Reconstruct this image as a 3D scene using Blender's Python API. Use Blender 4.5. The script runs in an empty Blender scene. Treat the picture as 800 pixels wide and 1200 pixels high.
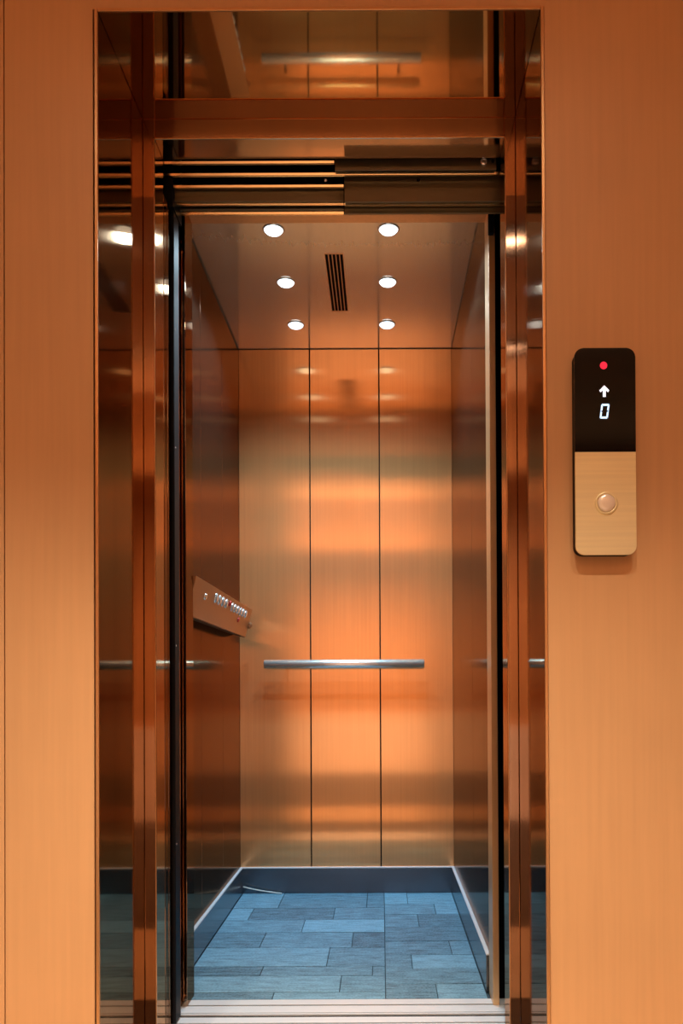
import bpy, bmesh, math, random
from mathutils import Matrix, Vector
R = math.radians
SC = bpy.context.scene
COL = SC.collection
random.seed(7)

# ------------------------------------------------------------------ camera
F, CX, CY, EYE = 936.0, 446.5, 807.0, 0.839       # focal length and vanishing point in pixels of 800x1200
PITCH, ROLL = 0.45, 0.28
cam_d = bpy.data.cameras.new('camera')
cam = bpy.data.objects.new('camera', cam_d); COL.objects.link(cam)
cam_d.sensor_fit = 'AUTO'; cam_d.sensor_width = 36.0
cam_d.lens = F / 1200.0 * 36.0
cam_d.shift_x = (400.0 - CX) / 1200.0
cam_d.shift_y = ((CY - F * math.tan(R(PITCH))) - 600.0) / 1200.0
cam_d.clip_start = 0.02
cam.matrix_world = (Matrix.Translation((0, 0, EYE)) @ Matrix.Rotation(R(90 + PITCH), 4, 'X')
                    @ Matrix.Rotation(R(-ROLL), 4, 'Z'))
SC.camera = cam

# ------------------------------------------------------------------ world, exposure
w = bpy.data.worlds.new('world'); SC.world = w; w.use_nodes = True
w.node_tree.nodes['Background'].inputs[0].default_value = (1.0, 0.9, 0.8, 1)
w.node_tree.nodes['Background'].inputs[1].default_value = 0.02
SC.view_settings.view_transform = 'Standard'
SC.view_settings.look = 'None'
SC.view_settings.gamma = 1.0
SC.view_settings.use_curve_mapping = False
SC.view_settings.exposure = 0.08
SC.cycles.use_denoising = True
SC.cycles.max_bounces = 16
SC.cycles.glossy_bounces = 10
SC.cycles.diffuse_bounces = 5
SC.cycles.caustics_reflective = True
SC.cycles.sample_clamp_indirect = 6.0

WARM = (1.0, 0.84, 0.66)
COOL = (0.10, 0.58, 1.0)
PALE = (0.62, 0.86, 1.0)


def lamp(kind, name, loc, energy, color, size=0.1, rot=(0, 0, 0), spot=None, blend=0.5, size_y=None):
    d = bpy.data.lights.new(name, kind)
    d.energy = energy; d.color = color
    if kind == 'AREA':
        d.shape = 'RECTANGLE' if size_y else 'DISK'
        d.size = size
        if size_y: d.size_y = size_y
    else:
        d.shadow_soft_size = size
    if spot:
        d.spot_size = R(spot); d.spot_blend = blend
    o = bpy.data.objects.new(name, d); COL.objects.link(o)
    o.location = loc; o.rotation_euler = rot
    return o


HALL_Z = 2.75
HALL_LAMPS = [(-0.855, 0.36, 0.82), (-0.388, 0.36, 0.45), (0.078, 0.36, 0.9), (0.545, 0.36, 0.45),
              (-0.567, -0.70, 1.2), (-0.10, -0.70, 1.2), (0.367, -0.70, 1.2)]
for x, y, k in HALL_LAMPS:
    lamp('SPOT', 'hall_spot', (x, y, HALL_Z - 0.06), (175 if y > 0 else 90) * k, WARM, 0.03, spot=84 if y > 0 else 66, blend=0.55)
for x in (-0.62, -0.16, 0.31):                     # added fill spots without fixtures, brightening the rear wall for the reflections
    lamp('SPOT', 'rear_wall_fill', (x, 0.36, HALL_Z - 0.06), 150, WARM, 0.03, rot=(-math.atan2(1.76, 2.3), 0, 0), spot=66, blend=0.9)
lamp('AREA', 'hall_ceiling_fill', (-0.1, -1.22, 2.20), 19, WARM, 3.6, rot=(math.pi, 0, 0), size_y=0.16)   # added fill without a fixture, shining up to brighten the lobby ceiling

# ------------------------------------------------------------------ materials


def mat(name, color, metallic=0.0, rough=0.5, aniso=0.0, coat=0.0, coat_rough=0.05, emit=None, strength=0.0):
    m = bpy.data.materials.new(name); m.use_nodes = True
    p = m.node_tree.nodes['Principled BSDF']
    p.inputs['Base Color'].default_value = (*color, 1)
    p.inputs['Metallic'].default_value = metallic
    p.inputs['Roughness'].default_value = rough
    p.inputs['Anisotropic'].default_value = aniso
    p.inputs['Coat Weight'].default_value = coat
    p.inputs['Coat Roughness'].default_value = coat_rough
    if emit:
        p.inputs['Emission Color'].default_value = (*emit, 1)
        p.inputs['Emission Strength'].default_value = strength
    return m


def nd(m, kind, **kw):
    n = m.node_tree.nodes.new(kind)
    for k, v in kw.items():
        if k in n.inputs.keys(): n.inputs[k].default_value = v
        else: setattr(n, k, v)
    return n


def link(m, a, b): m.node_tree.links.new(a, b)


def grain(m, scale=(60, 60, 1.5), c0=(0.9,) * 3, c1=(1.1,) * 3, bump=0.0, detail=4.0, rough_amp=0.0, cloud=0.0):
    """vertical brushing: stretched noise that tints the colour a little, with relief and a slow clouding"""
    p = m.node_tree.nodes['Principled BSDF']
    base = tuple(p.inputs['Base Color'].default_value)
    tc = nd(m, 'ShaderNodeTexCoord'); mp = nd(m, 'ShaderNodeMapping')
    mp.inputs['Scale'].default_value = scale
    geo = nd(m, 'ShaderNodeNewGeometry')
    link(m, geo.outputs['Position'], mp.inputs['Vector'])
    nz = nd(m, 'ShaderNodeTexNoise'); nz.inputs['Scale'].default_value = 1.0; nz.inputs['Detail'].default_value = detail
    link(m, mp.outputs[0], nz.inputs['Vector'])
    rp = nd(m, 'ShaderNodeValToRGB')
    rp.color_ramp.elements[0].position = 0.3; rp.color_ramp.elements[1].position = 0.7
    rp.color_ramp.elements[0].color = (*[a * b for a, b in zip(base, c0)], 1)
    rp.color_ramp.elements[1].color = (*[a * b for a, b in zip(base, c1)], 1)
    link(m, nz.outputs['Fac'], rp.inputs[0])
    out = rp.outputs[0]
    if cloud:
        n2 = nd(m, 'ShaderNodeTexNoise'); n2.inputs['Scale'].default_value = 2.3; n2.inputs['Detail'].default_value = 3
        link(m, geo.outputs['Position'], n2.inputs['Vector'])
        mr = nd(m, 'ShaderNodeMapRange'); mr.inputs['From Min'].default_value = 0.3; mr.inputs['From Max'].default_value = 0.7
        mr.inputs['To Min'].default_value = 1 - cloud; mr.inputs['To Max'].default_value = 1 + cloud
        link(m, n2.outputs['Fac'], mr.inputs['Value'])
        mx = nd(m, 'ShaderNodeVectorMath', operation='SCALE')
        link(m, out, mx.inputs[0]); link(m, mr.outputs[0], mx.inputs['Scale'])
        out = mx.outputs[0]
    link(m, out, p.inputs['Base Color'])
    if rough_amp:
        r0 = p.inputs['Roughness'].default_value
        mr = nd(m, 'ShaderNodeMapRange')
        mr.inputs['To Min'].default_value = r0 - rough_amp; mr.inputs['To Max'].default_value = r0 + rough_amp
        link(m, nz.outputs['Fac'], mr.inputs['Value']); link(m, mr.outputs[0], p.inputs['Roughness'])
    if bump:
        b = nd(m, 'ShaderNodeBump'); b.inputs['Strength'].default_value = bump; b.inputs['Distance'].default_value = 0.001
        link(m, nz.outputs['Fac'], b.inputs['Height']); link(m, b.outputs[0], p.inputs['Normal'])
    return m


def tangent_z(m):
    p = m.node_tree.nodes['Principled BSDF']
    t = nd(m, 'ShaderNodeTangent', direction_type='RADIAL', axis='Z')
    link(m, t.outputs[0], p.inputs['Tangent'])
    return m


M = {}
M['wall'] = grain(mat('copper_cladding', (0.67, 0.375, 0.17), 0.1, 0.42), (90, 90, 3), (0.97,) * 3, (1.03,) * 3, bump=0.02, cloud=0.05)
M['cabin'] = tangent_z(grain(mat('brushed_copper_panel', (0.92, 0.44, 0.18), 0.72, 0.13, aniso=0.97), (120, 120, 2), (0.95,) * 3, (1.05,) * 3))
M['ceil'] = grain(mat('polished_bronze_ceiling', (0.92, 0.78, 0.66), 0.72, 0.11), (80, 4, 4), (0.97,) * 3, (1.03,) * 3)
M['mirror'] = tangent_z(grain(mat('polished_bronze', (0.84, 0.58, 0.41), 1.0, 0.08, aniso=0.7), (150, 150, 2), (0.95,) * 3, (1.05,) * 3))
M['reveal'] = tangent_z(grain(mat('smoky_bronze_mirror', (0.42, 0.265, 0.17), 1.0, 0.06, aniso=0.7), (150, 150, 2), (0.95,) * 3, (1.05,) * 3))
M['soffit'] = mat('polished_bronze_soffit', (0.58, 0.28, 0.12), 1.0, 0.035)
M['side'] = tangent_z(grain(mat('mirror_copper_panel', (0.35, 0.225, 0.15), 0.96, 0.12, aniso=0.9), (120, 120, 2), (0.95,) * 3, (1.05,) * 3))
M['strip'] = mat('gilt_bronze', (0.66, 0.39, 0.19), 0.6, 0.33)
M['panel_bronze'] = mat('dark_bronze', (0.34, 0.19, 0.10), 0.8, 0.35)
M['panel_under'] = mat('shaded_bronze', (0.07, 0.04, 0.025), 0.5, 0.5)  # panel bronze darkened, with the shade under the control panel in its colour
M['bronze'] = grain(mat('satin_bronze', (0.62, 0.38, 0.22), 0.8, 0.28), (120, 120, 2), (0.95,) * 3, (1.05,) * 3)
M['lip'] = mat('bronze_edge', (0.78, 0.42, 0.18), 0.8, 0.3)
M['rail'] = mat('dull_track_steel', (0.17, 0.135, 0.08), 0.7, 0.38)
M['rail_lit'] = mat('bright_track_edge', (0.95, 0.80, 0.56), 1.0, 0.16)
M['dark'] = mat('black_gap', (0.012, 0.010, 0.010), 0.0, 0.7)  # near-black that holds the shade of gaps, grooves and backings
M['underlay'] = mat('slate_underlay', (0.03, 0.055, 0.075), 0.0, 0.7)
M['rubber'] = mat('black_rubber', (0.008, 0.008, 0.010), 0.0, 0.5)
M['dark'].node_tree.nodes['Principled BSDF'].inputs['Specular IOR Level'].default_value = 0.0
M['rubber'].node_tree.nodes['Principled BSDF'].inputs['Specular IOR Level'].default_value = 0.1
M['steel'] = mat('brushed_steel', (0.92, 0.92, 0.91), 0.85, 0.24)
M['skirt'] = mat('steel_skirting', (0.15, 0.16, 0.18), 0.9, 0.22)
M['skirt_edge'] = mat('lit_skirting_edge', (0.85, 0.88, 0.92), 0.3, 0.35)  # skirting's top edge, the light it catches put into a paler colour
M['alu'] = grain(mat('ribbed_aluminium', (0.82, 0.87, 0.93), 0.4, 0.4), (2, 200, 200), (0.96,) * 3, (1.04,) * 3)
M['glass_black'] = mat('black_glass', (0.005, 0.004, 0.004), 0.0, 0.08)
M['glass_black'].node_tree.nodes['Principled BSDF'].inputs['Specular IOR Level'].default_value = 0.15
M['gold'] = grain(mat('brushed_brass', (0.92, 0.80, 0.47), 0.45, 0.36), (3, 3, 160), (0.95,) * 3, (1.05,) * 3)
M['button'] = mat('pearl_button', (0.96, 0.84, 0.68), 0.25, 0.22)
M['lens'] = mat('lamp_lens', (0.9, 0.95, 1.0), 0, 0.4, emit=(0.72, 0.90, 1.0), strength=2.2)
M['hall_lens'] = mat('hall_lamp_lens', (1, 0.95, 0.9), 0, 0.4, emit=(1.0, 0.88, 0.72), strength=45)
M['red'] = mat('red_indicator', (0.7, 0.02, 0.05), 0, 0.4, emit=(1.0, 0.02, 0.06), strength=0.9)
M['white'] = mat('white_display', (0.9, 0.9, 1), 0, 0.4, emit=(0.85, 0.88, 1.0), strength=1.1)
M['blue'] = mat('blue_white_display', (0.6, 0.8, 1), 0, 0.4, emit=(0.50, 0.74, 1.0), strength=1.3)
M['cop_button'] = mat('steel_push_button', (0.75, 0.82, 0.88), 0.7, 0.25)
M['stone'] = grain(mat('pale_marble', (0.92, 0.78, 0.72), 0, 0.22), (2.5, 2.5, 2.5), (0.85,) * 3, (1.1,) * 3)
M['stone_dark'] = grain(mat('brown_marble', (0.03, 0.016, 0.009), 0, 0.45), (3, 3, 3), (0.8,) * 3, (1.2,) * 3)
M['stone_tan'] = grain(mat('tan_marble', (0.50, 0.34, 0.20), 0, 0.4), (3, 3, 3), (0.85,) * 3, (1.1,) * 3)
M['plaster'] = mat('hall_plaster', (0.78, 0.54, 0.36), 0, 0.8)
M['panelling'] = grain(mat('copper_panelling', (0.62, 0.34, 0.165), 0.1, 0.5), (20, 20, 1.5), (0.85,) * 3, (1.1,) * 3)
M['wire'] = mat('pale_wire', (0.75, 0.72, 0.66), 0, 0.5)

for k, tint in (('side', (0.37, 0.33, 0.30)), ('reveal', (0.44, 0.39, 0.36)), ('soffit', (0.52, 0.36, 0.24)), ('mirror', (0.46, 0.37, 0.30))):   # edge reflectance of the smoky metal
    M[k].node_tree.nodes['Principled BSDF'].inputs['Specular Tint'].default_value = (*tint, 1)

# woven grey floor planks, each a little different
m = mat('grey_floor_plank', (0.33, 0.345, 0.37), 0, 0.55); M['plank'] = m
p = m.node_tree.nodes['Principled BSDF']
oi = nd(m, 'ShaderNodeObjectInfo'); geo = nd(m, 'ShaderNodeNewGeometry')
mp = nd(m, 'ShaderNodeMapping'); mp.inputs['Scale'].default_value = (14, 70, 40)
link(m, geo.outputs['Position'], mp.inputs['Vector'])
nz = nd(m, 'ShaderNodeTexNoise'); nz.inputs['Scale'].default_value = 1.0; nz.inputs['Detail'].default_value = 6; nz.inputs['Roughness'].default_value = 0.7
link(m, mp.outputs[0], nz.inputs['Vector'])
n2 = nd(m, 'ShaderNodeTexNoise'); n2.inputs['Scale'].default_value = 160; n2.inputs['Detail'].default_value = 2
link(m, geo.outputs['Position'], n2.inputs['Vector'])
mix = nd(m, 'ShaderNodeMath', operation='MULTIPLY_ADD'); mix.inputs[1].default_value = 0.55
link(m, nz.outputs['Fac'], mix.inputs[0])
ad = nd(m, 'ShaderNodeMath', operation='MULTIPLY'); ad.inputs[1].default_value = 0.28
link(m, n2.outputs['Fac'], ad.inputs[0]); link(m, ad.outputs[0], mix.inputs[2])
a3 = nd(m, 'ShaderNodeMath', operation='MULTIPLY_ADD'); a3.inputs[1].default_value = 0.16
link(m, oi.outputs['Random'], a3.inputs[0]); link(m, mix.outputs[0], a3.inputs[2])
rp = nd(m, 'ShaderNodeValToRGB')
rp.color_ramp.elements[0].position = 0.36; rp.color_ramp.elements[0].color = (0.045, 0.095, 0.135, 1)
rp.color_ramp.elements[1].position = 0.62; rp.color_ramp.elements[1].color = (0.22, 0.41, 0.54, 1)
link(m, a3.outputs[0], rp.inputs[0]); link(m, rp.outputs[0], p.inputs['Base Color'])
b = nd(m, 'ShaderNodeBump'); b.inputs['Strength'].default_value = 0.25; b.inputs['Distance'].default_value = 0.002
link(m, nz.outputs['Fac'], b.inputs['Height']); link(m, b.outputs[0], p.inputs['Normal'])

# ------------------------------------------------------------------ helpers


_rot = (Matrix.Rotation(R(90 + 0.45), 4, 'X') @ Matrix.Rotation(R(-0.28), 4, 'Z')).to_3x3()   # the survey view the measures were read in
_r, _u, _f = _rot.col[0], _rot.col[1], -_rot.col[2]
_cy = CY - F * math.tan(R(0.45))


def ray(px, py, Y):
    d = _f + _r * ((px - CX) / F) + _u * ((_cy - py) / F)
    return d * (Y / d.y)


def X(px, Y, py=800.0): return ray(px, py, Y).x
def Z(py, Y, px=CX): return EYE + ray(px, py, Y).z


def obj(name, bm, material, parent=None, origin=None, smooth=False):
    me = bpy.data.meshes.new(name)
    bmesh.ops.recalc_face_normals(bm, faces=bm.faces)
    if origin is None:
        lo = Vector([min(v.co[i] for v in bm.verts) for i in range(3)])
        hi = Vector([max(v.co[i] for v in bm.verts) for i in range(3)])
        origin = ((lo.x + hi.x) / 2, (lo.y + hi.y) / 2, lo.z)
    bmesh.ops.translate(bm, verts=bm.verts, vec=-Vector(origin))
    bm.to_mesh(me); bm.free()
    if smooth:
        for f in me.polygons: f.use_smooth = True
    me.materials.append(material)
    o = bpy.data.objects.new(name, me); COL.objects.link(o)
    o.location = origin
    if parent:
        o.parent = parent
        o.location = Vector(origin) - world_of(parent)
    return o


def world_of(o):
    v = Vector(o.location)
    while o.parent:
        o = o.parent; v += Vector(o.location)
    return v


def add_box(bm, x0, x1, y0, y1, z0, z1, bev=0.0, seg=2):
    vs = [bm.verts.new((x, y, z)) for x in (x0, x1) for y in (y0, y1) for z in (z0, z1)]
    fs = [(0, 1, 3, 2), (4, 6, 7, 5), (0, 4, 5, 1), (2, 3, 7, 6), (0, 2, 6, 4), (1, 5, 7, 3)]
    new = [bm.faces.new([vs[i] for i in f]) for f in fs]
    if bev:
        es = list({e for f in new for e in f.edges})
        bmesh.ops.bevel(bm, geom=es, offset=bev, segments=seg, profile=0.5, affect='EDGES')
    return bm


def box(name, x0, x1, y0, y1, z0, z1, material, parent=None, bev=0.0):
    bm = bmesh.new(); add_box(bm, x0, x1, y0, y1, z0, z1, bev)
    return obj(name, bm, material, parent)


def add_prism(bm, pts, axis, a0, a1):
    """extrude a closed polygon along an axis; pts are the other two coordinates in order"""
    def co(p, a):
        if axis == 'x': return (a, p[0], p[1])
        if axis == 'y': return (p[0], a, p[1])
        return (p[0], p[1], a)
    A = [bm.verts.new(co(p, a0)) for p in pts]; B = [bm.verts.new(co(p, a1)) for p in pts]
    n = len(pts)
    bm.faces.new(A); bm.faces.new(list(reversed(B)))
    for i in range(n):
        bm.faces.new((A[i], B[i], B[(i + 1) % n], A[(i + 1) % n]))
    return bm


def add_lathe(bm, prof, origin, axis, n=32):
    """revolve (r, h) pairs about an axis through origin, h measured along the axis"""
    ax = Vector(axis).normalized()
    u = ax.orthogonal().normalized(); v = ax.cross(u)
    o = Vector(origin); rings = []
    for r, h in prof:
        if r < 1e-6: rings.append([bm.verts.new(o + ax * h)])
        else: rings.append([bm.verts.new(o + ax * h + (u * math.cos(2 * math.pi * k / n) + v * math.sin(2 * math.pi * k / n)) * r) for k in range(n)])
    for a, b in zip(rings, rings[1:]):
        for k in range(n):
            k2 = (k + 1) % n
            if len(a) == 1 and len(b) == 1: continue
            if len(a) == 1: bm.faces.new((a[0], b[k], b[k2]))
            elif len(b) == 1: bm.faces.new((a[k], b[0], a[k2]))
            else: bm.faces.new((a[k], b[k], b[k2], a[k2]))
    return bm


def add_tube(bm, pts, r, n=10):
    pts = [Vector(p) for p in pts]; rings = []
    for i, p in enumerate(pts):
        d = (pts[min(i + 1, len(pts) - 1)] - pts[max(i - 1, 0)]).normalized()
        u = d.orthogonal().normalized() if i == 0 else (pu - d * pu.dot(d)).normalized()
        pu = u; v = d.cross(u)
        rings.append([bm.verts.new(p + (u * math.cos(2 * math.pi * k / n) + v * math.sin(2 * math.pi * k / n)) * r) for k in range(n)])
    for a, b in zip(rings, rings[1:]):
        for k in range(n):
            bm.faces.new((a[k], a[(k + 1) % n], b[(k + 1) % n], b[k]))
    bm.faces.new(list(reversed(rings[0]))); bm.faces.new(rings[-1])
    return bm


def rounded(x0, x1, z0, z1, r, corners=(1, 1, 1, 1), n=6):
    pts = []
    for (cx, cz, a, on) in ((x1 - r, z1 - r, 0, corners[0]), (x0 + r, z1 - r, 90, corners[1]), (x0 + r, z0 + r, 180, corners[2]), (x1 - r, z0 + r, 270, corners[3])):
        if on:
            for k in range(n + 1):
                t = R(a + 90 * k / n); pts.append((cx + r * math.cos(t), cz + r * math.sin(t)))
        else:
            pts.append((cx + (r if a in (0, 270) else -r), cz + (r if a in (0, 90) else -r)))
    return pts


def struct(o): o['kind'] = 'structure'; return o


def thing(name, label, cat, loc, group=None):
    o = bpy.data.objects.new(name, None); COL.objects.link(o)
    o.empty_display_size = 0.05; o.location = loc
    return tag(o, label, cat, group)


def tag(o, label, cat, group=None):
    o['label'] = label; o['category'] = cat
    if group: o['group'] = group
    return o


# ------------------------------------------------------------------ key measures (metres)
YE = 1.93
YF, YP, YS0, YS1, YS2, YC, YB = 1.565, 1.858, 2.05, 2.067, 2.165, 2.165, 3.30
PL, PR, PT = -0.551, 0.3195, Z(14, 1.565)            # portal reveal
OL, OR, OT = -0.5234, 0.294, Z(162, 1.858)            # door frame opening
CL, CR, CT = -0.584, 0.297, 2.249             # car inside
WT = 0.02

# ------------------------------------------------------------------ the lobby around the camera
HX0, HX1, HY = -2.1, 1.9, -1.4
struct(box('floor', HX0, HX1, HY, YE, -0.12, 0.0, M['stone_dark']))
struct(box('trim_1', HX0, HX1, 0.92, YF - 0.01, 0.0, 0.003, M['stone_tan']))
struct(box('ceiling', HX0, HX1, HY, YF + 0.04, HALL_Z, HALL_Z + 0.1, M['plaster']))
struct(box('wall_rear', HX0, HX1, HY - 0.1, HY, 0, HALL_Z, M['panelling']))
struct(box('trim_2', HX0 + 0.03, HX1 - 0.03, HY, HY + 0.03, 0, 0.60, M['stone']))
struct(box('wall_left', HX0 - 0.1, HX0, HY, YF + 0.04, 0, HALL_Z, M['panelling']))
struct(box('wall_right', HX1, HX1 + 0.1, HY, YF + 0.04, 0, HALL_Z, M['panelling']))

# front wall: dark carrier with the copper cladding panels on it
gap = 0.005
bm = bmesh.new()
lin = 0.0065
add_box(bm, HX0, PL - lin - 0.001, YF + 0.018, YF + 0.10, 0, HALL_Z)
add_box(bm, PR + lin + 0.001, HX1, YF + 0.018, YF + 0.10, 0, HALL_Z)
add_box(bm, PL - lin - 0.001, PR + lin + 0.001, YF + 0.018, YF + 0.10, PT + lin + 0.001, HALL_Z)
wf = struct(obj('wall_front', bm, M['dark']))
xj = X(5.5, YF)
xr2 = 0.90
o0, o1, ot = PL - lin - gap, PR + lin + 0.0015, PT + lin + 0.0015
bm = bmesh.new()
add_prism(bm, [(xj + 0.0012, 0.0), (o0, 0.0), (o0, ot), (o1, ot), (o1, 0.0), (xr2 - 0.0012, 0.0), (xr2 - 0.0012, HALL_Z), (xj + 0.0012, HALL_Z)], 'y', YF, YF + 0.018)
obj('wall_panel', bm, M['wall'], wf)
box('wall_panel', HX0, xj - 0.0012, YF, YF + 0.018, 0, HALL_Z, M['wall'], wf)
box('wall_panel', xr2 + 0.0012, HX1, YF, YF + 0.018, 0, HALL_Z, M['wall'], wf)

# ------------------------------------------------------------------ portal lining and landing door frame
fr = thing('door_frame', 'polished bronze elevator door frame with deep mirror reveal set in the copper wall', 'door frame', ((PL + PR) / 2, YF, 0))
YL = YF - 0.003
bm = bmesh.new(); add_box(bm, PL - lin, PL, YL, YP + 0.002, 0, PT + lin, 0.0012, 1); obj('reveal_panel', bm, M['reveal'], fr)
bm = bmesh.new(); add_box(bm, PR, PR + lin, YL, YP + 0.002, 0, PT + lin, 0.0012, 1); obj('reveal_panel', bm, M['reveal'], fr)
bm = bmesh.new(); add_box(bm, PL, PR, YL, YP + 0.002, PT, PT + lin, 0.0012, 1); obj('soffit_panel', bm, M['soffit'], fr)
# bright front edges of the lining
box('edge_trim', PL - lin, PL - 0.0005, YL - 0.0025, YL, 0, PT + lin, M['lip'], fr, 0.0008)
box('edge_trim', PR + 0.0005, PR + lin, YL - 0.0025, YL, 0, PT + lin, M['lip'], fr, 0.0008)
box('edge_trim', PL, PR, YL - 0.0025, YL, PT + 0.0005, PT + lin, M['lip'], fr, 0.0008)
box('jamb', PL, OL, YP, YE, 0, PT, M['mirror'], fr, 0.0015)
box('jamb', OR, PR, YP, YE, 0, PT, M['mirror'], fr, 0.0015)
box('header', OL, OR, YP, YE, OT, PT, M['mirror'], fr, 0.0015)
box('edge_trim', OL, OR, YP - 0.0015, YP, OT, OT + 0.0028, M['lip'], fr, 0.0006)
box('edge_trim', OL - 0.0024, OL, YP - 0.0015, YP, 0, OT, M['lip'], fr, 0.0006)
box('edge_trim', OR, OR + 0.0024, YP - 0.0015, YP, 0, OT, M['lip'], fr, 0.0006)

# ------------------------------------------------------------------ landing door, slid open to the left
ld = thing('landing_door', 'bronze landing door slid open behind the left jamb with a black edge seal', 'door', (-0.7, 1.99, 0))
DT = 2.045
box('door_panel', -0.95, OL, 1.934, 1.962, 0.008, DT, M['reveal'], ld, 0.001)
box('door_panel', -0.95, OL, 1.967, 1.998, 0.008, DT, M['reveal'], ld, 0.001)
box('edge_seal', -0.56, -0.516, 2.0, 2.05, 0.004, DT, M['rubber'], ld, 0.003)
for z in (0.45, 0.95, 1.45, 1.75):
    bm = bmesh.new(); add_lathe(bm, [(0.0, 0.0012), (0.0022, 0.0008), (0.0025, 0.0), (0.0, 0.0)], (-0.516, 2.012, z), (1, 0, 0), 10)
    obj('screw', bm, M['steel'], ld)
cd = thing('car_door', 'bronze car door slid open between the landing door seal and the car', 'door', (-0.7, 2.1, 0))
box('door_panel', -0.95, -0.53, 2.078, 2.108, 0.008, DT, M['mirror'], cd, 0.001)

# ------------------------------------------------------------------ door operator header with its tracks
hd = thing('door_header', 'dark door header with horizontal tracks and hanger plates above the elevator opening', 'door header', (-0.1, 2.0, 2.05))
def strip(name, pxa, pxb, pya, pyb, Y, dep, material, bev=0.0006):
    xa = (OL - 0.03 if Y < 1.985 else -0.515) if pxa is None else X(pxa, Y)
    xb = PR - 0.005 if pxb is None else X(pxb, Y)
    z0, z1 = Z(pyb, Y), Z(pya, Y)
    if material is M['rail_lit']:                  # shape tipped downward so the edge mirrors the bright rear wall
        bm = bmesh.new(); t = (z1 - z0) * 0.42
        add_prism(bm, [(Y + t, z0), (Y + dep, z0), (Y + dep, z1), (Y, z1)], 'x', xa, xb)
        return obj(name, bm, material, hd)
    return box(name, xa, xb, Y, Y + dep, z0, z1, material, hd, bev)
box('gap_backdrop', OL - 0.04, PR - 0.005, 2.085, 2.10, Z(247, 2.085), 2.25, M['dark'], hd)  # black backdrop painting in the shade of the gap behind the tracks
box('end_bracket', -0.56, -0.516, 1.992, 2.08, DT + 0.006, 2.25, M['rubber'], hd)
box('top_plate', OL - 0.04, PR - 0.005, YE + 0.0045, 2.10, 2.25, 2.26, M['dark'], hd)
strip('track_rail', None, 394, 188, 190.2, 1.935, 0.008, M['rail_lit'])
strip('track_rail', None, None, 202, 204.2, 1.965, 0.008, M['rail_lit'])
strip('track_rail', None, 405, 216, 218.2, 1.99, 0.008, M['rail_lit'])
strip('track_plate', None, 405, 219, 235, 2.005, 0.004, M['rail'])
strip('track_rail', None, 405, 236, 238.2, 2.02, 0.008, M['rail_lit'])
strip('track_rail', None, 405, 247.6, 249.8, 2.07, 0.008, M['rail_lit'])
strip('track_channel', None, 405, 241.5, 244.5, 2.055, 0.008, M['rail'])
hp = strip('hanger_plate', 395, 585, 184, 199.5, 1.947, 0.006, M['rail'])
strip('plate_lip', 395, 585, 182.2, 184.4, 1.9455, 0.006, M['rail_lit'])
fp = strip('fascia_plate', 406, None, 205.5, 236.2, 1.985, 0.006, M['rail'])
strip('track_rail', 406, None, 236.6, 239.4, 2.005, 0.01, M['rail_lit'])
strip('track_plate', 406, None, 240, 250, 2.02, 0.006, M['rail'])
for (px, py, Y, r) in ((570, 191.5, 1.9465, 0.0085),):
    bm = bmesh.new()
    add_lathe(bm, [(0, .007), (r * .35, .007), (r * .4, .004), (r * .75, .004), (r * .8, .008), (r, .007), (r, 0), (0, 0)], (X(px, Y), Y, Z(py, Y)), (0, -1, 0), 20)
    obj('roller', bm, M['steel'], hd, smooth=False)
for (px, py, Y) in ((493, 211.5, 1.985), (384, 211, 1.984), (581, 190, 1.947)):
    bm = bmesh.new()
    r = 0.0042
    add_lathe(bm, [(0, .0008), (r * .5, .003), (r, .002), (r, 0), (0, 0)], (X(px, Y), Y, Z(py, Y)), (0, -1, 0), 6)
    obj('bolt', bm, M['dark'] if px != 384 else M['steel'], hd)
box('bumper', X(575.5, 2.1), X(582, 2.1), 2.102, 2.116, Z(273, 2.1), Z(238, 2.1), M['rubber'], hd, 0.002)

# ------------------------------------------------------------------ sills
def sill(name, y0, y1, grooves, label):
    pts = [(y0, -0.03)]
    pts += [(y0, 0.0)]
    for g0, g1 in grooves:
        pts += [(g0, 0.0), (g0, -0.012), (g1, -0.012), (g1, 0.0)]
    pts += [(y1, 0.0), (y1, -0.03)]
    bm = bmesh.new(); add_prism(bm, pts, 'x', -0.94, PR + 0.06)
    t = tag(obj(name, bm, M['alu']), label, 'door sill')
    for g0, g1 in grooves:
        box('groove', -0.94, PR + 0.06, g0, g1, -0.012, -0.0025, M['dark'], t)  # black filler painting in the shade down in the sill
    return t
sill('door_sill', YE + 0.0015, YS0, [(1.962, 1.972), (2.008, 2.0155)], 'ribbed aluminium landing sill nearest the lobby, at the bottom edge of the opening')
sill('door_sill', YS1, YS2, [(2.0745, 2.0785), (2.1225, 2.1305)], 'ribbed aluminium car sill bordering the grey cabin floor')

struct(box('sill_gap_shade', -0.98, PR + 0.06, YS0 + 0.0005, YS1 - 0.0005, -0.03, -0.004, M['dark']))  # black strip between the sills, standing in for the shade there
# dark hoistway around the door gap
struct(box('wall_outer', -1.04, -1.02, YF + 0.10, 2.4, -0.1, 2.6, M['dark']))
struct(box('wall_outer', PR + 0.08, PR + 0.10, YF + 0.10, 2.4, -0.1, 2.6, M['dark']))
struct(box('wall_outer', CR + WT + 0.001, PR + 0.08, 2.38, 2.4, -0.1, 2.58, M['dark']))
struct(box('wall_outer', -1.02, CL - WT - 0.001, 2.38, 2.4, -0.1, 2.58, M['dark']))
struct(box('ceiling', -1.02, PR + 0.08, YF + 0.10, 2.4, 2.58, 2.6, M['dark']))

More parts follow.
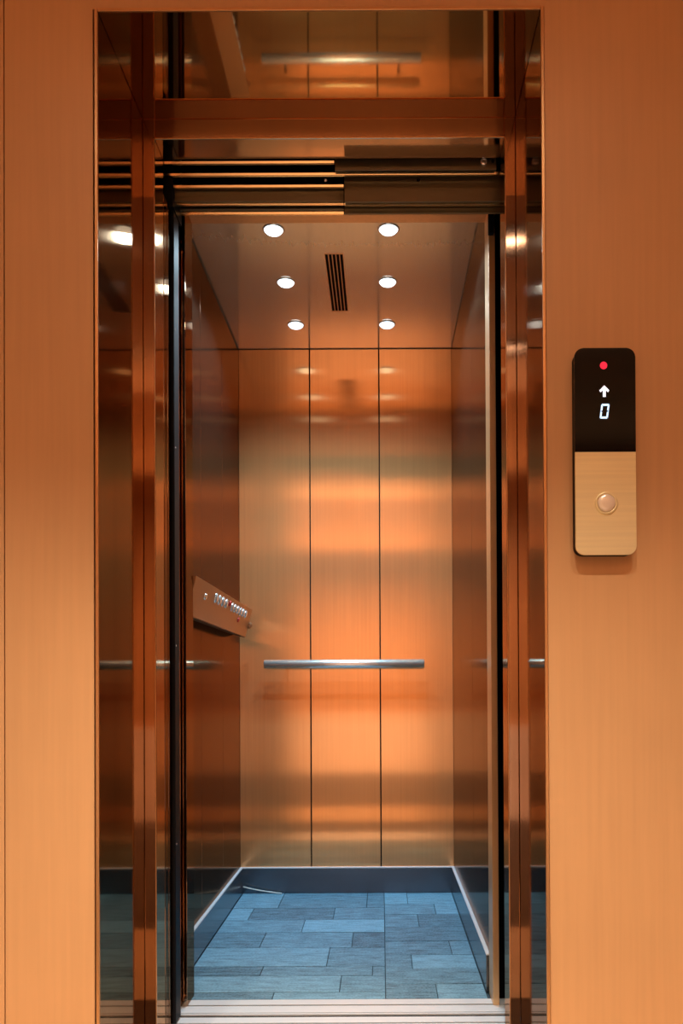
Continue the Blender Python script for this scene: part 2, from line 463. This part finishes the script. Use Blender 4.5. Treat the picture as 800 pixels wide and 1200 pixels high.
# ------------------------------------------------------------------ elevator car shell
struct(box('floor', CL - WT, CR + WT, YC, YB + WT, -0.06, -0.004, M['underlay']))
cf = bpy.data.objects['floor.001']
struct(box('ceiling', CL - WT, CR + WT, YC, YB + WT, CT, CT + 0.04, M['ceil']))
wb = struct(box('wall_back', CL - WT, CR + WT, YB + 0.006, YB + WT, -0.004, CT, M['dark']))
seams = [CL, X(364, YB), X(445.5, YB), CR]
for a, b2 in zip(seams, seams[1:]):
    g = 0.0022
    box('wall_panel', a + (g if a != CL else 0), b2 - (g if b2 != CR else 0), YB, YB + 0.006, 0.0, CT - 0.003, M['cabin'], wb, 0.001)
ysm = [YS2 + 0.035, 2.595, 2.948, YB]
for nm, xa, xb, xin in (('wall_left', CL - WT, CL - 0.006, CL), ('wall_right', CR + 0.006, CR + WT, CR)):
    s_ = struct(box(nm, xa, xb, YC, YB + WT, -0.004, CT, M['dark']))
    for a, b2 in zip(ysm, ysm[1:]):
        x0_, x1_ = (xb, xin) if nm == 'wall_left' else (xin, xa)
        box('wall_panel', x0_, x1_, a + 0.0008, b2 - 0.0008, 0.0, CT - 0.011, M['side'], s_, 0.0006)

# car front returns and header
JL, JR = -0.517, 0.292
we = struct(box('wall_entrance', CL, CR, YC, YC + 0.035, Z(261, 2.2), CT, M['bronze']))
box('wall_return', CL - 0.06, JL, YC - 0.045, YC + 0.035, 0.0, Z(261, 2.2), M['reveal'], we, 0.001)
box('wall_return', JR, JR + 0.0165, YC - 0.045, YC + 0.035, 0.0, Z(261, 2.2), M['strip'], we, 0.001)
# header lintel seen below the car ceiling
struct(box('trim_3', CL - 0.06, PR - 0.002, YC - 0.045, YC - 0.001, Z(261, 2.2), CT + 0.02, M['bronze']))

# skirting
SK, SH = 0.011, 0.106
YK = 2.212
for nm, a in (('baseboard_back', (CL + SK, CR - SK, YB - SK, YB)), ('baseboard_left', (CL, CL + SK, YK, YB)), ('baseboard_right', (CR - SK, CR, YK, YB))):
    s_ = struct(box(nm, *a, 0.0, SH - 0.005, M['skirt']))
    box('lit_edge', *a, SH - 0.005, SH, M['skirt_edge'], s_, 0.0008)

# floor planks: two fields that meet at a seam, rows staggered
def planks(xa, xb, rows, joints):
    for (ya, yb), js in zip(zip(rows, rows[1:]), joints):
        xs = [xa] + [j for j in js if xa < j < xb] + [xb]
        for p0, p1 in zip(xs, xs[1:]):
            box('floor_plank', p0 + 0.0012, p1 - 0.0012, ya + 0.0016, yb - 0.0016, -0.004, 0.0 + random.uniform(-0.0006, 0.0006), M['plank'], cf, 0.0008)
XS = 0.008
ya, yb = YS2 + 0.001, YB - SK - 0.001
rowsL = [ya, 2.218, 2.344, 2.424, 2.60, 2.76, 2.91, 3.067, yb]
jL = [[-.30], [-.12], [-.36, -.03], [-.17], [-.40, -.10], [-.28], [-.49, -.18], [-.40, -.06]]
planks(CL + SK + 0.001, XS, rowsL, jL)
rowsR = [ya, 2.276, 2.40, 2.525, 2.66, 2.82, 2.975, 3.12, yb]
jR = [[.15], [], [.09], [.22], [], [.13], [.20], [.10]]
planks(XS, CR - SK - 0.001, rowsR, jR)

# ------------------------------------------------------------------ car ceiling lights and vent
def downlight(x, y, label):
    t = thing('ceiling_downlight', label, 'ceiling light', (x, y, CT), 'ceiling downlights of the elevator car')
    bm = bmesh.new(); add_lathe(bm, [(0.028, 0.0), (0.0285, 0.003), (0.032, 0.003), (0.034, 0.0)], (x, y, CT), (0, 0, -1), 32)
    obj('trim_ring', bm, M['steel'], t, origin=(x, y, CT), smooth=True)
    bm = bmesh.new(); add_lathe(bm, [(0.028, 0.0002), (0.027, 0.005), (0.023, 0.009), (0.013, 0.012), (0.0, 0.0128)], (x, y, CT), (0, 0, -1), 32)
    obj('lens', bm, M['lens'], t, origin=(x, y, CT), smooth=True)
    lamp('SPOT', 'car_spot', (x, y, CT - 0.02), 28.0 if y < 3 else 46.0, PALE if y < 3 else COOL, 0.02, spot=132 if y < 3 else 48, blend=0.5 if y < 3 else 1.0)
for y, row in ((2.44, 'nearest the door'), (2.757, 'of the middle row'), (3.08, 'nearest the back wall')):
    downlight(-0.3235, y, 'small round white downlight left of the ceiling vent, ' + row)
    downlight(0.0290, y, 'small round white downlight right of the ceiling vent, ' + row)

vg = thing('ceiling_vent', 'narrow ceiling vent grille with five long black slots between the downlights', 'vent', (-0.147, 2.77, CT))
v0, v1 = 2.578, 2.966
xs = [-0.1712 + 0.0122 * k for k in range(5)]
for k, x in enumerate(xs):
    box('slot', x - 0.0043, x + 0.0043, v0, v1, CT - 0.0006, CT + 0.002, M['dark'], vg)
edges = [xs[0] - 0.0095] + [None] + [xs[-1] + 0.0095]
for k in range(4):
    box('slat', xs[k] + 0.0043, xs[k + 1] - 0.0043, v0, v1, CT - 0.0016, CT + 0.001, M['bronze'], vg, 0.0004)
bm = bmesh.new()
for (a, b2, c, d) in ((xs[0] - 0.0065, xs[0] - 0.0043, v0 - .004, v1 + .004), (xs[-1] + 0.0043, xs[-1] + 0.0065, v0 - .004, v1 + .004), (xs[0] - 0.0043, xs[-1] + 0.0043, v0 - .004, v0), (xs[0] - 0.0043, xs[-1] + 0.0043, v1, v1 + .004)):
    add_box(bm, a, b2, c, d, CT - 0.0018, CT + 0.0005)
obj('vent_frame', bm, M['bronze'], vg)

# ------------------------------------------------------------------ handrail
YH = 3.234; zh = Z(778, YH); rh = 0.0185
xh0, xh1 = X(309.5, YH), X(497, YH)
hr = thing('handrail', 'round brushed steel handrail across the back wall of the elevator', 'handrail', ((xh0 + xh1) / 2, YB, zh))
bm = bmesh.new()
add_lathe(bm, [(0, 0.0), (rh * .9, 0.0), (rh, 0.002), (rh, xh1 - xh0 - 0.002), (rh * .9, xh1 - xh0), (0, xh1 - xh0)], (xh0, YH, zh), (1, 0, 0), 32)
ro = obj('rail', bm, M['steel'], hr)
for f in ro.data.polygons: f.use_smooth = len(f.vertices) == 4
for bx in (xh0 + 0.09, xh1 - 0.09):
    bm = bmesh.new(); add_lathe(bm, [(0, 0), (0.008, 0), (0.008, 0.003), (0.003, 0.004), (0.003, YB - YH - 0.008), (0, YB - YH - 0.008)], (bx, YB, zh), (0, -1, 0), 20)
    obj('bracket', bm, M['panel_bronze'], hr)

# ------------------------------------------------------------------ car operating panel on the left wall
cx_t, cz_t, cx_b, cz_b = -0.509, 1.154, -0.536, 1.046
y0, y1 = YC + 0.04, 3.16
cp = thing('control_panel', 'slanted bronze control panel with a row of buttons on the left cabin wall', 'control panel', (CL, (y0 + y1) / 2, cz_b))
def rot_prism(pts, name, material, ya, yb, bev=0.0):
    bm = bmesh.new(); add_prism(bm, pts, 'y', ya, yb)
    if bev: bmesh.ops.bevel(bm, geom=list(bm.edges), offset=bev, segments=2, profile=0.5, affect='EDGES')
    return obj(name, bm, material, cp)
rot_prism([(CL, cz_b + 0.012), (cx_b - 0.004, cz_b), (cx_t - 0.004, cz_t), (CL, cz_t)], 'housing', M['panel_bronze'], y0, y1)
rot_prism([(CL, cz_b + 0.011), (CL, cz_b + 0.0085), (cx_b - 0.004, cz_b - 0.0025), (cx_b - 0.004, cz_b - 0.0004)], 'underside_shade', M['panel_under'], y0, y1)  # thin dark sheet carrying the shade below the panel
rot_prism([(cx_b - 0.004, cz_b), (cx_b, cz_b), (cx_t, cz_t), (cx_t - 0.004, cz_t)], 'face_plate', M['panel_bronze'], y0, y1, 0.0008)
nrm = Vector((cz_t - cz_b, 0, -(cx_t - cx_b))).normalized()
fx, fz = cx_b + (cx_t - cx_b) * 0.73, cz_b + (cz_t - cz_b) * 0.73
for k in range(11):
    if k == 4: continue
    yy = 2.50 + k * 0.054
    bm = bmesh.new(); add_lathe(bm, [(0, .006), (.010, .0055), (.0125, .004), (.014, .002), (.0165, .0015), (.017, 0), (0, 0)], (fx, yy, fz), nrm, 20)
    obj('button', bm, M['cop_button'], cp)
for yy, t, mt in ((2.93, 0.45, 'red'), (2.72, 0.80, 'red'), (2.36, 0.62, 'dark')):
    bm = bmesh.new(); add_lathe(bm, [(0, .005), (.007, .0045), (.009, .003), (.010, 0), (0, 0)], (cx_b + (cx_t - cx_b) * t, yy, cz_b + (cz_t - cz_b) * t), nrm, 16)
    obj('alarm_button' if mt == 'red' else 'key_switch', bm, mat('red_plastic', (0.5, 0.02, 0.02), 0, 0.4) if mt == 'red' else M['steel'], cp)
bm = bmesh.new(); add_lathe(bm, [(0, 0.014), (.012, .013), (.014, .010), (.014, .004), (.008, .002), (.008, 0), (0, 0)], (-0.524, y1, 1.093), (0, 1, 0), 20)
obj('end_knob', bm, M['panel_bronze'], cp)

# ------------------------------------------------------------------ call panel on the lobby wall
TH = 0.026
px0, px1, pz0, pz1 = X(675.5, YF - TH) , X(747, YF - TH), Z(651.5, YF - TH), Z(409, YF - TH)
pzm = Z(530.5, YF - TH)
rc = 0.017
lp = thing('call_panel', 'slim wall panel with black display above a brass plate with one call button', 'call panel', ((px0 + px1) / 2, YF, pz0))
bm = bmesh.new(); add_prism(bm, rounded(px0 + .001, px1 - .001, pz0 + .001, pz1 - .001, rc), 'y', YF - TH + 0.004, YF); obj('backing', bm, M['rubber'], lp)
def plate(name, pts, material):
    bm = bmesh.new(); add_prism(bm, pts, 'y', YF - TH, YF - TH + 0.004)
    es = [e for e in bm.edges if all(abs(v.co.y - (YF - TH)) < 1e-6 for v in e.verts)]
    bmesh.ops.bevel(bm, geom=es, offset=0.0008, segments=2, profile=0.5, affect='EDGES')
    return obj(name, bm, material, lp)
dp = plate('display', rounded(px0, px1, pzm + 0.0004, pz1, rc, (1, 1, 0, 0)), M['glass_black'])
bp = plate('button_plate', rounded(px0, px1, pz0, pzm - 0.0004, rc, (0, 0, 1, 1)), M['gold'])
Yg = YF - TH
def flat(name, polys, material, lbl=None):
    bm = bmesh.new()
    for pts in polys: add_prism(bm, [(X(a, Yg), Z(b2, Yg)) for a, b2 in pts], 'y', Yg - 0.0004, Yg + 0.0004)
    o = obj(name, bm, material, dp)
    if lbl: o['label'] = lbl
    return o
flat('indicator_dot', [[(709.6 + 4.2 * math.cos(R(a)), 429.6 + 4.4 * math.sin(R(a))) for a in range(0, 360, 18)]], M['red'], 'round red indicator light')
flat('arrow', [[(710.2, 453.0), (716.0, 458.8), (714.6, 461.0), (711.9, 458.6), (711.9, 466.4), (708.5, 466.4), (708.5, 458.6), (705.8, 461.0), (704.4, 458.8)]], M['white'], 'white arrow pointing up')
def sl(x, y): return (x - (y - 483.2) * 0.13, y)
segs = [[(706.2, 474.6), (714.6, 474.6), (713.4, 476.9), (707.4, 476.9)], [(706.2, 491.8), (714.6, 491.8), (713.4, 489.5), (707.4, 489.5)],
        [(705.6, 475.2), (707.6, 477.4), (707.6, 482.2), (705.6, 483.0)], [(705.6, 491.2), (707.6, 489.0), (707.6, 484.2), (705.6, 483.4)],
        [(715.2, 475.2), (713.2, 477.4), (713.2, 482.2), (715.2, 483.0)], [(715.2, 491.2), (713.2, 489.0), (713.2, 484.2), (715.2, 483.4)]]
flat('digit', [[sl(a, b2) for a, b2 in s] for s in segs], M['blue'], 'glowing blue white digit 0')
bx, bz = X(711.5, Yg), Z(591, Yg)
bm = bmesh.new(); add_lathe(bm, [(.0175, -0.001), (.0178, .0022), (.0205, .0028), (.0222, .0008), (.0222, -0.001)], (bx, Yg, bz), (0, -1, 0), 40)
obj('button_ring', bm, M['gold'], bp, smooth=True)
bm = bmesh.new(); add_lathe(bm, [(.0172, -0.001), (.0170, .0035), (.0150, .0050), (.009, .0062), (0, .0066)], (bx, Yg, bz), (0, -1, 0), 40)
bo = obj('call_button', bm, M['button'], bp, smooth=True); bo['label'] = 'round pearly call button'

# ------------------------------------------------------------------ pale wire lying against the back skirting
bm = bmesh.new()
P0, P1, P2 = Vector((-0.566, 3.262, 0.034)), Vector((-0.505, 3.272, 0.014)), Vector((-0.41, 3.274, 0.0035))
pts = [P0 * (1 - t) ** 2 + P1 * 2 * t * (1 - t) + P2 * t * t for t in [k / 12 for k in range(13)]]
add_tube(bm, pts, 0.0024, 8)
tag(obj('wire', bm, M['wire'], smooth=True), 'thin pale wire lying against the skirting in the far left floor corner', 'wire')

# ------------------------------------------------------------------ lobby downlights (seen in the polished frame)
for i, (x, y, k) in enumerate(HALL_LAMPS):
    row = 'nearer the elevator' if y > 0 else 'nearer the rear wall'
    spot = ['outermost on the left', 'second from the left', 'second from the right', 'outermost on the right'][i] if y > 0 else ['left', 'middle', 'right'][i - 4]
    t = thing('lobby_downlight', 'round warm lobby downlight in the row %s, %s' % (row, spot), 'ceiling light', (x, y, HALL_Z), 'lobby downlights')
    bm = bmesh.new(); add_lathe(bm, [(0.071, 0.0), (0.071, 0.052), (0.077, 0.052), (0.077, 0.0)], (x, y, HALL_Z), (0, 0, -1), 32)
    obj('trim_ring', bm, M['rubber'], t, smooth=True)
    bm = bmesh.new(); add_lathe(bm, [(0.0705, 0.001), (0.06, 0.003), (0.0, 0.004)], (x, y, HALL_Z), (0, 0, -1), 32)
    obj('lens', bm, M['hall_lens'], t, smooth=True)
